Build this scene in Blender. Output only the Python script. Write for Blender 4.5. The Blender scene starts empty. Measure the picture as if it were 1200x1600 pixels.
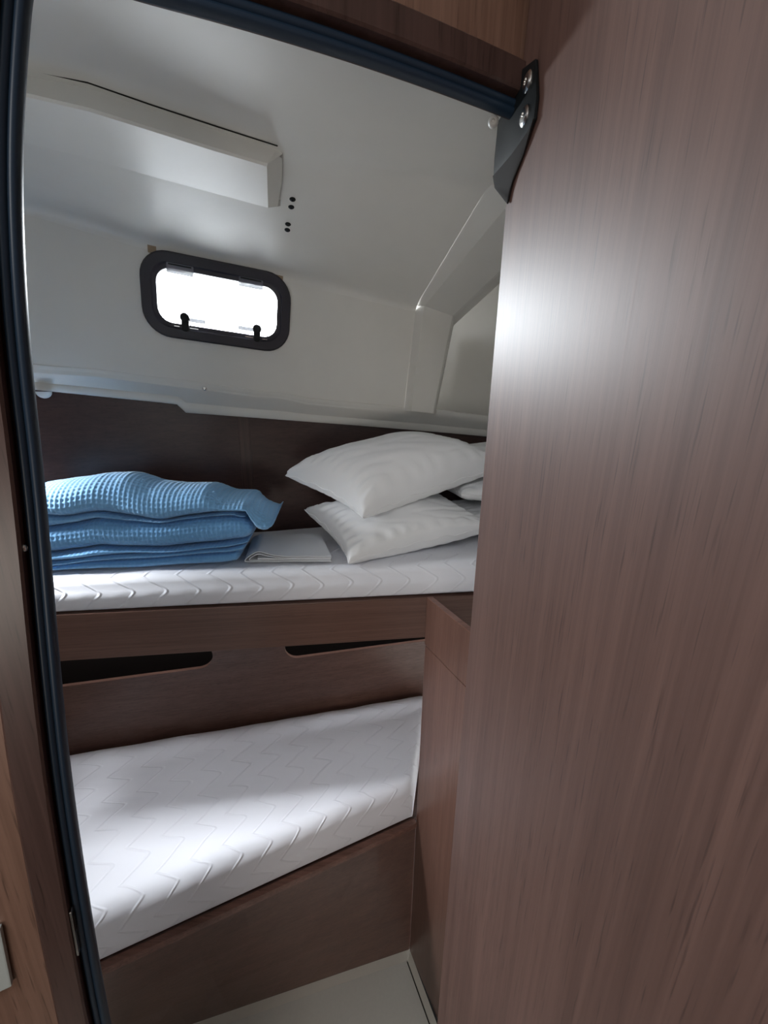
import bpy, bmesh, math, random
from mathutils import Vector, Matrix, noise
random.seed(4)
SC = bpy.context.scene
COL = SC.collection

# ---------------------------------------------------------------- camera, sky, lights, exposure
cam_d = bpy.data.cameras.new('camera'); cam = bpy.data.objects.new('camera', cam_d); COL.objects.link(cam)
cam_d.sensor_fit = 'VERTICAL'; cam_d.sensor_height = 24.0; cam_d.lens = 620 / 1600 * 24.0     # 620 px focal length on 1200x1600
cam_d.clip_start = 0.01; cam_d.clip_end = 200
_r, _u, _f = (Vector((0.99985, 0.0047, 0.01700)), Vector((-0.0176, 0.2638, 0.9644)), Vector((0.0, 0.9646, -0.2639)))
_f.normalize(); _r = (_r - _f * _r.dot(_f)).normalized(); _u = _r.cross(_f)
cam.matrix_world = Matrix((( _r.x, _u.x, -_f.x, 0), (_r.y, _u.y, -_f.y, 0), (_r.z, _u.z, -_f.z, 1.5), (0, 0, 0, 1)))
SC.camera = cam

world = bpy.data.worlds.new('sky'); SC.world = world; world.use_nodes = True
_bg = world.node_tree.nodes['Background']; _bg.inputs[0].default_value = (0.93, 0.96, 1.0, 1); _bg.inputs[1].default_value = 6.0

def area(name, loc, direction, sx, sy, power, color):
    l = bpy.data.lights.new(name, 'AREA'); l.shape = 'RECTANGLE'; l.size = sx; l.size_y = sy
    l.energy = power; l.color = color
    o = bpy.data.objects.new(name, l); COL.objects.link(o); o.location = loc
    o.rotation_euler = Vector(direction).to_track_quat('-Z', 'Y').to_euler()
    return o
wl = area('window_daylight', (-0.512, 1.305, 1.790), (0.29, -0.90, -0.80), 0.31, 0.13, 8.5, (0.94, 0.97, 1.0)); wl.data.spread = math.radians(115)
sp_l = area('side_port_daylight', (-1.325, 0.86, 1.45), (1, 0.02, -0.95), 0.12, 0.26, 6.5, (0.93, 0.97, 1.0)); sp_l.data.spread = math.radians(75)
area('saloon_window_daylight', (-0.30, -1.60, 0.75), (0.05, 1.0, 0.05), 0.9, 0.5, 7.0, (1.0, 0.93, 0.84))
area('saloon_overhead_fill', (-0.50, -0.15, 1.93), (0.20, 0.62, -1), 0.45, 0.35, 4.2, (0.97, 0.98, 1.0))  # added area light under the closed saloon ceiling, brightens floor and bunk fronts

SC.view_settings.view_transform = 'Standard'
SC.view_settings.look = 'None'
SC.view_settings.gamma = 1.0
SC.view_settings.use_curve_mapping = False
SC.view_settings.exposure = 0.52

# world coordinates (metres) of the measured cabin
P = {
    'cam_R': [[0.9998,0.0047,0.017],[-0.0176,0.2638,0.9644],[-0.0,0.9646,-0.2639]],
    'W': {"o":[-0.4941,1.2477,1.7739],"u":[0.9476,0.3079,-0.0858],"v":[0.1227,-0.1026,0.9871],"n":[0.2951,-0.9459,-0.135]},
    'w_bot': [[-0.4563,-0.2319],[-0.3094,-0.2247],[-0.1504,-0.2278],[0.118,-0.234],[0.1964,-0.2312],[0.2787,-0.2404],[0.4527,-0.2389],[0.6207,-0.2282]],
    'w_top': [[0.6088,0.069],[0.3741,0.0774],[0.1642,0.0845],[-0.055,0.0924],[-0.1769,0.0937],[-0.342,0.11],[-0.4057,0.1149]],
    'w_side': [[0.6137,-0.0624]],
    'crease': [[-0.8588,1.1098,1.943],[-0.799,1.1296,1.9345],[-0.6452,1.1815,1.9073],[-0.5309,1.2189,1.8951],[-0.3259,1.2866,1.8689],[-0.1296,1.3517,1.8422],[0.0925,1.4258,1.8084]],
    'ceil_edge': [[-0.5149,0.6994,1.95],[-0.4744,0.7187,1.95],[-0.3872,0.7868,1.95],[-0.3148,0.8448,1.95],[-0.2097,0.9175,1.95],[-0.0634,0.9479,1.95],[0.2086,0.9995,1.95]],
    'flA': [[0.0661,1.4623,1.4954],[0.0925,1.4258,1.8084],[0.2086,0.9995,1.95]],
    'flB': [[0.0898,1.44,1.4959],[0.1178,1.4047,1.8043],[0.2539,1.0228,1.918]],
    'flC': [[0.1725,1.4732,1.4883],[0.2164,1.4468,1.784],[0.3287,1.17,1.8747]],
    'deep': [[0.1764,1.66,1.4284],[0.1312,1.66,1.8771],[0.3923,1.5,2.1609],[0.6369,1.6,2.2082],[0.8369,1.78,1.4015]],
    'lip_top': [[-0.9549,1.131,1.5842],[-0.8154,1.1763,1.5787],[-0.6648,1.2253,1.562],[-0.62,1.2398,1.5582],[-0.6037,1.2451,1.5569],[-0.4108,1.3078,1.5328],[-0.3363,1.332,1.5289],[-0.2593,1.3571,1.5127],[-0.0944,1.4106,1.4993],[0.1807,1.5,1.4814],[0.4132,1.5755,1.458]],
    'lip_bot': [[-0.9842,1.1531,1.5201],[-0.8438,1.1987,1.5061],[-0.6875,1.2495,1.491],[-0.6445,1.2634,1.486],[-0.6231,1.2704,1.4614],[-0.4252,1.3347,1.447],[-0.3479,1.3598,1.4412],[-0.2674,1.3859,1.4352],[-0.0964,1.4415,1.4224],[0.189,1.5343,1.3987],[0.43,1.6126,1.3774]],
    'lip_screw': [[-0.5521,1.2619,1.5346]],
    'cap': [[-0.9556,1.1518,1.5154]],
    'box_attach': [[-0.528,0.7165,1.95],[-0.4535,0.7412,1.95],[-0.3855,0.7838,1.95],[-0.2992,0.8342,1.95],[-0.2106,0.8836,1.95]],
    'box_near': [[-0.5223,0.699,1.915],[-0.4502,0.7279,1.915],[-0.3819,0.7691,1.915],[-0.3061,0.8163,1.915],[-0.2245,0.8629,1.915]],
    'box_far': [[-0.6259,0.8131,1.915],[-0.539,0.8504,1.912],[-0.4563,0.8977,1.908],[-0.3628,0.9476,1.905],[-0.2616,0.9976,1.9]],
    'box_end': [[-0.2029,0.895,1.948],[-0.2364,1.0159,1.915]],
    'ceil_screws': [[-0.2074,0.9937,1.918],[-0.216,1.0185,1.914],[-0.2358,1.0694,1.9],[-0.2432,1.0934,1.897]],
    'tabs': [[-0.6227,1.1898,1.8988],[-0.3141,1.2906,1.8669]],
    'bulk': {"H":[0.138,0.55,0.0],"D":[0.9018,0.4321,0.0],"N":[0.4321,-0.9018,0.0]},
    'jamb': [[-0.5337,0.7181],[-0.5234,0.9449],[-0.5151,1.1274],[-0.4989,1.2751],[-0.4855,1.4014],[-0.481,1.458],[-0.4773,1.5106],[-0.473,1.5595],[-0.4666,1.6057],[-0.461,1.649],[-0.453,1.6906],[-0.4435,1.7306],[-0.4341,1.769]],
    'switch': [[-0.5945,0.9696],[-0.5988,0.8811],[-0.6098,0.8857]],
    'strike': [[-0.5401,0.9479],[-0.5447,0.9259],[-0.5457,0.8897]],
    'jscrew': [[-0.5015,1.3743]],
    'hinge': [[0.0498,1.833],[0.0601,1.7971],[0.0592,1.7795],[0.0492,1.7737],[0.015,1.7707],[-0.0337,1.773],[-0.0355,1.7903],[-0.0325,1.8272],[0.0053,1.8295],[0.0026,1.8492]],
    'hinge_curl': [[0.0592,1.7795],[0.0492,1.7737],[0.015,1.7707],[-0.0337,1.773],[-0.0309,1.7597],[0.0088,1.7267],[0.0161,1.7442],[0.0389,1.7601]],
    'hscrew': [[0.0387,1.8215],[0.0385,1.7926]],
    'wknob': [0.1188,0.563,1.8162],
    'fasc': [[-0.8514,0.9201,0.9569],[-0.8726,0.9171,0.8144],[0.1304,1.0581,0.9497],[0.1364,1.0589,0.8213]],
    'board_top': [[-0.712,0.6708,0.0825],[0.1316,1.0574,0.0825]],
    'board_bot': [[-0.6323,0.8529,-0.5799],[0.1318,1.0582,-0.5799]],
    'floor_r': [[0.1318,1.0582,-0.5799],[0.2163,0.8629,-0.5799]],
    'groove': [[0.1228,1.0318,-0.5799],[0.194,0.8626,-0.5799]],
    'low_back': [[-1.2033,1.2147,0.21],[0.1944,1.5724,0.21]],
    'slots': [[-1.178,1.22,0.4796],[-0.807,1.3153,0.4828],[-0.7183,1.338,0.4819],[-0.6751,1.3491,0.5096],[-0.6629,1.3523,0.5453],[-0.3966,1.4206,0.5332],[-0.3903,1.4223,0.5082],[-0.3565,1.4309,0.4785],[-0.3111,1.4426,0.4711],[-0.1001,1.4968,0.4689],[0.204,1.5749,0.4644]],
    'rail': [[0.1303,1.0573,0.9501],[0.2233,0.8667,0.9557],[0.141,1.0354,0.7932],[0.2204,0.8727,0.7922],[0.1314,1.0552,-0.5739],[0.2193,0.8749,-0.6089]],
    'wood_up': [[-0.3889,1.3535,1.056],[-0.4928,1.3256,1.3488],[-0.4419,1.3392,1.3483]],
    'pil1': [[-0.0584,1.06,1.1923],[-0.3036,1.2,1.284],[0.1388,1.43,1.3474],[0.3839,1.29,1.3058]],
    'pil2': [[-0.0964,1.035,1.0332],[-0.2571,1.24,1.1625],[0.18,1.405,1.2612],[0.3407,1.2,1.1318]],
    'bl': {"O":[-0.293,1.02,0.0],"e":[0.9903,0.1392,0.0],"g":[-0.1392,0.9903,0.0]},
    'curves': {"c0":[[-0.5757,1.0594],[-0.4616,1.0617],[-0.3366,1.0619],[-0.2396,1.0671],[-0.1571,1.0712],[-0.0762,1.0793]],"c1":[[-0.5724,1.0771],[-0.4579,1.0849],[-0.333,1.0891],[-0.2203,1.0958],[-0.138,1.1002],[-0.0811,1.1055]],"c2":[[-0.5698,1.0911],[-0.4554,1.1009],[-0.3307,1.1071],[-0.2188,1.1103],[-0.1368,1.1148],[-0.0796,1.1258]],"c3":[[-0.5703,1.1122],[-0.4975,1.12],[-0.4511,1.1272],[-0.3909,1.1216],[-0.2977,1.1185],[-0.1687,1.125],[-0.0722,1.1365]],"c4":[[-0.5597,1.1836],[-0.4999,1.1922],[-0.4388,1.2042],[-0.3647,1.1974],[-0.2888,1.1905],[-0.1771,1.2052],[-0.1127,1.2074],[-0.0565,1.1955]],"c5":[[-0.5549,1.2168],[-0.5109,1.2125],[-0.4361,1.221],[-0.363,1.2093],[-0.2882,1.1956],[-0.2088,1.2059],[-0.1281,1.2164],[-0.0714,1.217],[-0.0565,1.1955],[-0.0454,1.163],[-0.0233,1.1696],[-0.0119,1.1945]]},
    'c6': [[-0.6314,1.2706],[-0.573,1.2861],[-0.5067,1.298],[-0.44,1.3084],[-0.3822,1.3081],[-0.3096,1.2839],[-0.2418,1.276],[-0.1807,1.2754],[-0.1299,1.2465],[-0.0834,1.2448],[-0.0351,1.2153],[-0.016,1.1931]],
    'sheet': [[-0.3844,1.0416,1.058],[-0.1477,1.0571,1.058],[-0.2132,1.2628,1.075],[-0.4202,1.2083,1.085],[-0.385,1.0823,1.085],[-0.1571,1.0485,1.075]],
}

V = Vector

# ---------------------------------------------------------------- materials
def nt(name):
    m = bpy.data.materials.new(name); m.use_nodes = True
    t = m.node_tree; b = t.nodes['Principled BSDF']
    return m, t, b
def N(t, kind, **kw):
    n = t.nodes.new(kind)
    for k, v in kw.items():
        if k == 'inp':
            for i, x in v.items(): n.inputs[i].default_value = x
        else: setattr(n, k, v)
    return n
def LK(t, a, b): t.links.new(a, b)
def math_n(t, op, a, b=None, c=None):
    n = t.nodes.new('ShaderNodeMath'); n.operation = op
    for i, x in enumerate((a, b, c)):
        if x is None: continue
        if hasattr(x, 'links'): t.links.new(x, n.inputs[i])
        else: n.inputs[i].default_value = x
    return n.outputs[0]
def plain(name, col, rough=0.5, metal=0.0, spec=0.5, mottle=0.0, bump=0.0, scale=60, coat=0.0, sheen=0.0):
    m, t, b = nt(name)
    b.inputs['Base Color'].default_value = (*col, 1); b.inputs['Roughness'].default_value = rough
    b.inputs['Metallic'].default_value = metal; b.inputs['Specular IOR Level'].default_value = spec
    b.inputs['Coat Weight'].default_value = coat; b.inputs['Sheen Weight'].default_value = sheen
    tc = N(t, 'ShaderNodeTexCoord'); nz = N(t, 'ShaderNodeTexNoise', inp={'Scale': scale, 'Detail': 4.0}); LK(t, tc.outputs['Object'], nz.inputs['Vector'])
    if mottle:
        mx = N(t, 'ShaderNodeMix', data_type='RGBA'); mx.inputs['A'].default_value = (*[c * (1 - mottle) for c in col], 1)
        mx.inputs['B'].default_value = (*[min(1, c * (1 + mottle)) for c in col], 1)
        LK(t, nz.outputs['Fac'], mx.inputs['Factor']); LK(t, mx.outputs['Result'], b.inputs['Base Color'])
    if bump:
        bp = N(t, 'ShaderNodeBump', inp={'Strength': bump, 'Distance': 0.001}); LK(t, nz.outputs['Fac'], bp.inputs['Height']); LK(t, bp.outputs['Normal'], b.inputs['Normal'])
    return m
def wood(name, axis, dark, light, rough=0.28, rotz=0.0, spec=0.5, coat=0.0):
    """veneer: long streaks and short pores along the grain axis"""
    m, t, b = nt(name)
    tc = N(t, 'ShaderNodeTexCoord')
    rot = N(t, 'ShaderNodeMapping'); rot.inputs['Rotation'].default_value = (0, 0, rotz); LK(t, tc.outputs['Object'], rot.inputs['Vector'])
    def nz(cross, along, detail=3.0, dist=0.0):
        mp = N(t, 'ShaderNodeMapping')
        mp.inputs['Scale'].default_value = (cross, cross, along) if axis == 'z' else (along, cross, cross)
        LK(t, rot.outputs[0], mp.inputs['Vector'])
        n = N(t, 'ShaderNodeTexNoise', inp={'Scale': 1.0, 'Detail': detail, 'Roughness': 0.6, 'Distortion': dist}); LK(t, mp.outputs[0], n.inputs['Vector'])
        return n.outputs['Fac']
    a = nz(26, 0.7, 4.0, 0.3); c = nz(170, 2.6, 3.0); p = nz(420, 16, 1.0)
    s = math_n(t, 'ADD', math_n(t, 'MULTIPLY', a, 0.5), math_n(t, 'MULTIPLY', c, 0.5))
    cr = N(t, 'ShaderNodeValToRGB'); LK(t, s, cr.inputs[0])
    cr.color_ramp.elements[0].position = 0.36; cr.color_ramp.elements[0].color = (*dark, 1)
    cr.color_ramp.elements[1].position = 0.66; cr.color_ramp.elements[1].color = (*light, 1)
    pr = N(t, 'ShaderNodeMapRange', inp={'From Min': 0.62, 'From Max': 0.74, 'To Min': 0.0, 'To Max': 0.6}); LK(t, p, pr.inputs[0])
    mx = N(t, 'ShaderNodeMix', data_type='RGBA'); LK(t, pr.outputs[0], mx.inputs['Factor']); LK(t, cr.outputs[0], mx.inputs['A'])
    mx.inputs['B'].default_value = (*[x * 0.45 for x in dark], 1)
    LK(t, mx.outputs['Result'], b.inputs['Base Color'])
    b.inputs['Roughness'].default_value = rough; b.inputs['Specular IOR Level'].default_value = spec
    b.inputs['Coat Weight'].default_value = coat; b.inputs['Coat Roughness'].default_value = 0.30
    bp = N(t, 'ShaderNodeBump', inp={'Strength': 0.12, 'Distance': 0.0006}); LK(t, c, bp.inputs['Height']); LK(t, bp.outputs['Normal'], b.inputs['Normal'])
    return m
WD, WL = (0.100, 0.050, 0.037), (0.160, 0.086, 0.066)
M = {}
M['wood_v'] = wood('veneer_vertical', 'z', WD, WL, 0.30)
M['wood_door'] = wood('veneer_door', 'z', (0.088, 0.046, 0.036), (0.140, 0.077, 0.061), 0.52, spec=0.7)
M['wood_h'] = wood('veneer_horizontal', 'x', WD, WL, 0.34, rotz=-math.radians(8))
M['wood_back'] = wood('veneer_shaded', 'x', (0.045, 0.022, 0.019), (0.075, 0.038, 0.033), 0.34, rotz=-math.radians(8))  # veneer colour darkened to carry the shade under the lip
M['wood_edge'] = wood('veneer_edging', 'x', (0.12, 0.055, 0.04), (0.24, 0.12, 0.09), 0.35)
M['wood_light'] = wood('veneer_bulkhead', 'z', (0.15, 0.080, 0.055), (0.25, 0.145, 0.105), 0.35)
M['wood_trim'] = wood('veneer_frame', 'z', (0.045, 0.024, 0.020), (0.085, 0.048, 0.041), 0.32)
M['grp'] = plain('white_gelcoat', (0.72, 0.705, 0.665), 0.38, mottle=0.03, bump=0.04, scale=18)
M['floor'] = plain('pale_grey_sole', (0.66, 0.67, 0.62), 0.35, mottle=0.05, bump=0.05, scale=120)
M['floor_border'] = plain('cream_sole_border', (0.70, 0.69, 0.62), 0.4, mottle=0.03)
M['rubber'] = plain('black_rubber', (0.012, 0.028, 0.052), 0.42, bump=0.05)
M['black'] = plain('black_plastic', (0.006, 0.008, 0.009), 0.5, spec=0.25, bump=0.05, scale=300)
M['frame'] = plain('dark_window_frame', (0.014, 0.012, 0.022), 0.4)
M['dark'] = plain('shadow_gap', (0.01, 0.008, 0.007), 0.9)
M['chrome'] = plain('stainless_steel', (0.75, 0.75, 0.74), 0.22, metal=1.0, mottle=0.03)
M['grey'] = plain('grey_plastic', (0.42, 0.46, 0.45), 0.45, mottle=0.03)
M['white_plastic'] = plain('white_plastic', (0.7, 0.7, 0.68), 0.4, mottle=0.02)
M['tan'] = plain('tan_tape', (0.33, 0.24, 0.16), 0.6, mottle=0.12)
M['pillow'] = plain('white_microfibre', (0.84, 0.85, 0.87), 0.62, bump=0.10, scale=500, sheen=0.15)
M['sheet'] = plain('white_cotton', (0.82, 0.84, 0.88), 0.8, bump=0.2, scale=700, sheen=0.1)
M['blanket'] = plain('blue_waffle_cotton', (0.20, 0.45, 0.76), 0.85, mottle=0.10, bump=0.3, scale=700, sheen=0.35)
M['blanket_2'] = plain('mid_blue_waffle_cotton', (0.17, 0.42, 0.76), 0.85, mottle=0.10, bump=0.3, scale=700, sheen=0.35)
def clear(name, tint, fac, rough=0.03):
    m, t, b = nt(name); t.nodes.remove(b)
    out = [n for n in t.nodes if n.type == 'OUTPUT_MATERIAL'][0]
    tr = N(t, 'ShaderNodeBsdfTransparent'); tr.inputs[0].default_value = (*tint, 1)
    gl = N(t, 'ShaderNodeBsdfGlossy', inp={'Roughness': rough}); mx = N(t, 'ShaderNodeMixShader')
    fr = N(t, 'ShaderNodeFresnel', inp={'IOR': 1.45}); f = math_n(t, 'ADD', fr.outputs[0], fac)
    LK(t, f, mx.inputs[0]); LK(t, tr.outputs[0], mx.inputs[1]); LK(t, gl.outputs[0], mx.inputs[2]); LK(t, mx.outputs[0], out.inputs[0])
    return m
M['glass'] = clear('acrylic_pane', (0.95, 0.97, 0.98), 0.0)
M['translucent'] = plain('smoky_clear_plastic', (0.16, 0.16, 0.19), 0.25); M['translucent'].node_tree.nodes['Principled BSDF'].inputs['Alpha'].default_value = 0.72
def quilt(name, col, amp=1.0):
    """white ticking with wavy stitched channels (UV in metres)"""
    m, t, b = nt(name)
    b.inputs['Base Color'].default_value = (*col, 1); b.inputs['Roughness'].default_value = 0.7; b.inputs['Sheen Weight'].default_value = 0.15
    uv = N(t, 'ShaderNodeUVMap'); sp = N(t, 'ShaderNodeSeparateXYZ'); LK(t, uv.outputs[0], sp.inputs[0])
    nz = N(t, 'ShaderNodeTexNoise', inp={'Scale': 9.0, 'Detail': 1.0}); LK(t, uv.outputs[0], nz.inputs['Vector'])
    wob = math_n(t, 'MULTIPLY', math_n(t, 'SUBTRACT', nz.outputs['Fac'], 0.5), 0.02)
    w = math_n(t, 'FRACT', math_n(t, 'DIVIDE', math_n(t, 'ADD', sp.outputs['Y'], wob), 0.105))
    tri = math_n(t, 'SMOOTH_MIN', math_n(t, 'DIVIDE', w, 0.62), math_n(t, 'DIVIDE', math_n(t, 'SUBTRACT', 1.0, w), 0.38), 0.5)
    x = math_n(t, 'SUBTRACT', sp.outputs['X'], math_n(t, 'MULTIPLY', tri, 0.062))
    d = math_n(t, 'ABSOLUTE', math_n(t, 'SUBTRACT', math_n(t, 'FRACT', math_n(t, 'DIVIDE', x, 0.082)), 0.5))     # 0 on the seam
    line = N(t, 'ShaderNodeMapRange', interpolation_type='SMOOTHSTEP', inp={'From Min': 0.0, 'From Max': 0.085, 'To Min': 1.0, 'To Max': 0.0}); LK(t, d, line.inputs[0])
    puff = N(t, 'ShaderNodeMapRange', interpolation_type='SMOOTHSTEP', inp={'From Min': 0.0, 'From Max': 0.5, 'To Min': 0.0, 'To Max': 1.0}); LK(t, d, puff.inputs[0])
    weave = N(t, 'ShaderNodeTexNoise', inp={'Scale': 420.0, 'Detail': 2.0}); LK(t, uv.outputs[0], weave.inputs['Vector'])
    h = math_n(t, 'ADD', math_n(t, 'ADD', math_n(t, 'MULTIPLY', line.outputs[0], 0.9), math_n(t, 'MULTIPLY', puff.outputs[0], 0.35)), math_n(t, 'MULTIPLY', weave.outputs['Fac'], 0.06))
    bp = N(t, 'ShaderNodeBump', inp={'Strength': 0.62 * amp, 'Distance': 0.0025}); LK(t, h, bp.inputs['Height']); LK(t, bp.outputs['Normal'], b.inputs['Normal'])
    return m
M['quilt'] = quilt('quilted_ticking', (0.80, 0.81, 0.87))

# ---------------------------------------------------------------- helpers
WLOC = {}
def wloc(o): return WLOC.get(o.name, V((0, 0, 0)))
def link(name, bm, mat, parent=None, smooth=False, origin=None, ang=40):
    """bmesh in world coordinates -> ONE object (child meshes are stored relative to their parent)"""
    org = V(origin) if origin is not None else (wloc(parent) if parent else V((0, 0, 0)))
    me = bpy.data.meshes.new(name)
    bmesh.ops.translate(bm, verts=bm.verts, vec=-org)
    bm.normal_update()
    bm.to_mesh(me); bm.free()
    o = bpy.data.objects.new(name, me); COL.objects.link(o)
    if mat is not None: me.materials.append(mat if not isinstance(mat, str) else M[mat])
    if smooth:
        me.polygons.foreach_set('use_smooth', [True] * len(me.polygons))
        if ang: me.set_sharp_from_angle(angle=math.radians(ang))
    if parent: o.parent = parent; o.location = org - wloc(parent)
    else: o.location = org
    WLOC[o.name] = org
    return o
def tag(o, label=None, cat=None, group=None, kind=None):
    if label: o['label'] = label
    if cat: o['category'] = cat
    if group: o['group'] = group
    if kind: o['kind'] = kind
    return o
def thing(name, loc, label, cat, group=None, kind=None):
    o = bpy.data.objects.new(name, None); COL.objects.link(o); o.location = loc; o.empty_display_size = 0.05
    WLOC[o.name] = V(loc)
    return tag(o, label, cat, group, kind)
def bm_mesh(vs, fs):
    bm = bmesh.new(); b = [bm.verts.new(v) for v in vs]
    for f in fs:
        try: bm.faces.new([b[i] for i in f])
        except ValueError: pass
    return bm
def prism(outline, vec, bevel=0.0, bm=None):
    """closed outline (3D points, planar or nearly) extruded along vec"""
    bm2 = bmesh.new(); vec = V(vec); n = len(outline)
    a = [bm2.verts.new(V(p)) for p in outline]; b = [bm2.verts.new(V(p) + vec) for p in outline]
    fa = bm2.faces.new(a); fb = bm2.faces.new(b[::-1])
    for i in range(n): bm2.faces.new((a[(i + 1) % n], a[i], b[i], b[(i + 1) % n]))
    bmesh.ops.recalc_face_normals(bm2, faces=bm2.faces)
    if bevel: bmesh.ops.bevel(bm2, geom=[e for e in bm2.edges], offset=bevel, segments=2, affect='EDGES', profile=0.6)
    bmesh.ops.triangulate(bm2, faces=[f for f in bm2.faces if len(f.verts) > 4])
    if bm is None: return bm2
    me = bpy.data.meshes.new('tmp'); bm2.to_mesh(me); bm.from_mesh(me); bpy.data.meshes.remove(me); bm2.free(); return bm
def loft(rows, closed=False, cap=False):
    bm = bmesh.new(); R = [[bm.verts.new(V(p)) for p in r] for r in rows]; n = len(R[0])
    for i in range(len(R) - 1):
        for j in range(n if closed else n - 1):
            k = (j + 1) % n
            bm.faces.new((R[i][j], R[i][k], R[i + 1][k], R[i + 1][j]))
    if cap:
        bm.faces.new(R[0][::-1]); bm.faces.new(R[-1])
    bmesh.ops.recalc_face_normals(bm, faces=bm.faces)
    return bm
def lerp_list(pts, x):
    """pts sorted by first coord -> interpolated tuple of the rest"""
    if x <= pts[0][0]: return pts[0][1]
    for a, b in zip(pts, pts[1:]):
        if x <= b[0]:
            k = (x - a[0]) / (b[0] - a[0]); k = k * k * (3 - 2 * k) * 0.5 + k * 0.5
            return a[1] + (b[1] - a[1]) * k
    return pts[-1][1]
def resample(pts, n):
    pts = [V(p) for p in pts]; d = [0.0]
    for a, b in zip(pts, pts[1:]): d.append(d[-1] + (b - a).length)
    out = []
    for i in range(n):
        s = d[-1] * i / (n - 1); k = 0
        while k < len(pts) - 2 and d[k + 1] < s: k += 1
        out.append(pts[k].lerp(pts[k + 1], (s - d[k]) / max(1e-9, d[k + 1] - d[k])))
    return out
def cyl(c, axis, r, h, seg=20, bevel=0.0, bm=None):
    c, axis = V(c), V(axis).normalized(); x = axis.orthogonal().normalized(); y = axis.cross(x)
    return prism([c + x * r * math.cos(2 * math.pi * i / seg) + y * r * math.sin(2 * math.pi * i / seg) for i in range(seg)], axis * h, bevel, bm)
def screw_head(c, axis, r, h=0.002):
    """domed head with a cross recess"""
    c, axis = V(c), V(axis).normalized(); x = axis.orthogonal().normalized(); y = axis.cross(x); seg = 24
    prof = [(1.0, 0), (1.0, 0.35), (0.8, 0.8), (0.5, 1.0), (0.32, 1.0), (0.26, 0.45), (0.02, 0.35)]
    rows = [[c + (x * math.cos(2 * math.pi * i / seg) + y * math.sin(2 * math.pi * i / seg)) * r * q + axis * h * k for i in range(seg)] for q, k in prof]
    return loft(rows, closed=True, cap=True)

# ---------------------------------------------------------------- hull lining: wall_back, window
Wo, Wu, Wv, Wn = (V(P['W'][k]) for k in ('o', 'u', 'v', 'n'))       # Wn points into the cabin
def W3(u, v, d=0.0): return Wo + Wu * u + Wv * v + Wn * d
def rrect(cx, cy, hx, hy, r, n=8):
    out = []
    for (sx, sy, a0) in ((1, 1, 0), (-1, 1, 90), (-1, -1, 180), (1, -1, 270)):
        for k in range(n + 1):
            a = math.radians(a0 + 90 * k / n); out.append((cx + sx * (hx - r) + r * math.cos(a), cy + sy * (hy - r) + r * math.sin(a)))
    return out
WC = (0.014, -0.007)
bm = bmesh.new()
outer = [(-0.95, -0.265)] + [(p[0], p[1] - 0.02) for p in P['w_bot']] + [tuple(p) for p in P['w_side']] + [(p[0], p[1] + 0.018) for p in P['w_top']] + [(-0.95, 0.153)]
hole = rrect(*WC, 0.172, 0.080, 0.052)
eds = []
for loop in (outer, hole):
    vv = [bm.verts.new(W3(*p)) for p in loop]; eds += [bm.edges.new((vv[i], vv[(i + 1) % len(vv)])) for i in range(len(vv))]
    if loop is hole: hv = vv
bmesh.ops.triangle_fill(bm, use_beauty=True, edges=eds)
bk = [bm.verts.new(W3(*p, -0.05)) for p in hole]
for i in range(len(hv)): bm.faces.new((hv[i], hv[(i + 1) % len(hv)], bk[(i + 1) % len(hv)], bk[i]))
bmesh.ops.recalc_face_normals(bm, faces=bm.faces)
wall_back = tag(link('wall_back', bm, 'grp'), 'white moulded hull lining wall around the small window', 'wall', kind='structure')

# rounded lip under the lining, stepping down to the right
lt = [V(p) for p in P['lip_top']]; lb = [V(p) for p in P['lip_bot']]
dl = (lt[1] - lt[0]).normalized()
lt = [lt[0] - dl * 0.35] + lt + [lt[-1] + dl * 0.4]; lb = [lb[0] - dl * 0.35] + lb + [lb[-1] + dl * 0.4]
bkd = V((-0.309, 0.951, 0))
rows = []
for a, b in zip(lt, lb):
    h = b - a
    rows.append([a + bkd * 0.004 + V((0, 0, 0.003)), a - bkd * 0.002, a + h * 0.10 - bkd * 0.004, a + h * 0.35 - bkd * 0.001, a + h * 0.68 + bkd * 0.014,
                 a + h * 0.74 + bkd * 0.010, a + h * 0.94 + bkd * 0.004, b + bkd * 0.006, b + bkd * 0.016, b + bkd * 0.12])
link('lip_moulding', loft(rows), 'grp', wall_back, True, ang=50)
link('screw', screw_head(V(P['lip_screw'][0]) - bkd * 0.0, -bkd, 0.006, 0.003), 'chrome', wall_back, True)
cp = V(P['cap'][0])
rows = [[cp + V((0.022 * math.cos(t) * math.cos(p), -0.012 * math.cos(p) * abs(math.sin(t)) * 1.0 if math.sin(t) > 0 else 0.012 * math.cos(p) * abs(math.sin(t)), -0.018 * math.sin(p))) for t in [2 * math.pi * i / 20 for i in range(20)]] for p in [0, 0.35, 0.7, 1.05, 1.35, 1.5]]
link('cap', loft(rows, True, True), 'white_plastic', wall_back, True)

# end flange of the lining and the recessed panel beyond it
A_, B_, C_ = ([V(p) for p in P[k]] for k in ('flA', 'flB', 'flC'))
def up_ext(r): return [r[0] - V((0, 0, 0.02))] + resample(r[:2], 6) + resample(r[1:], 8)[1:] + [r[2] + (r[2] - r[1]) * 0.5]
ra, rb, rc = up_ext(A_), up_ext(B_), up_ext(C_)
rows = []
for i, (a, b, c) in enumerate(zip(ra, rb, rc)):
    nr = Wn.lerp(V((0.10, -0.40, -0.90)), min(1, max(0, (i - 5) / 3))).normalized(); r = []
    r = [a - Wn * 0.001, a.lerp(b, 0.04) - Wn * 0.0005, a.lerp(b, 0.5), a.lerp(b, 0.93), b + nr * 0.0004]      # flat chamfered shoulder rising from the lining
    rows.append(r + [b.lerp(c, 0.10), b.lerp(c, 0.5), c, c + V((0.008, 0.012, 0)), c + V((0.03, 0.16, 0))])
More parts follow.
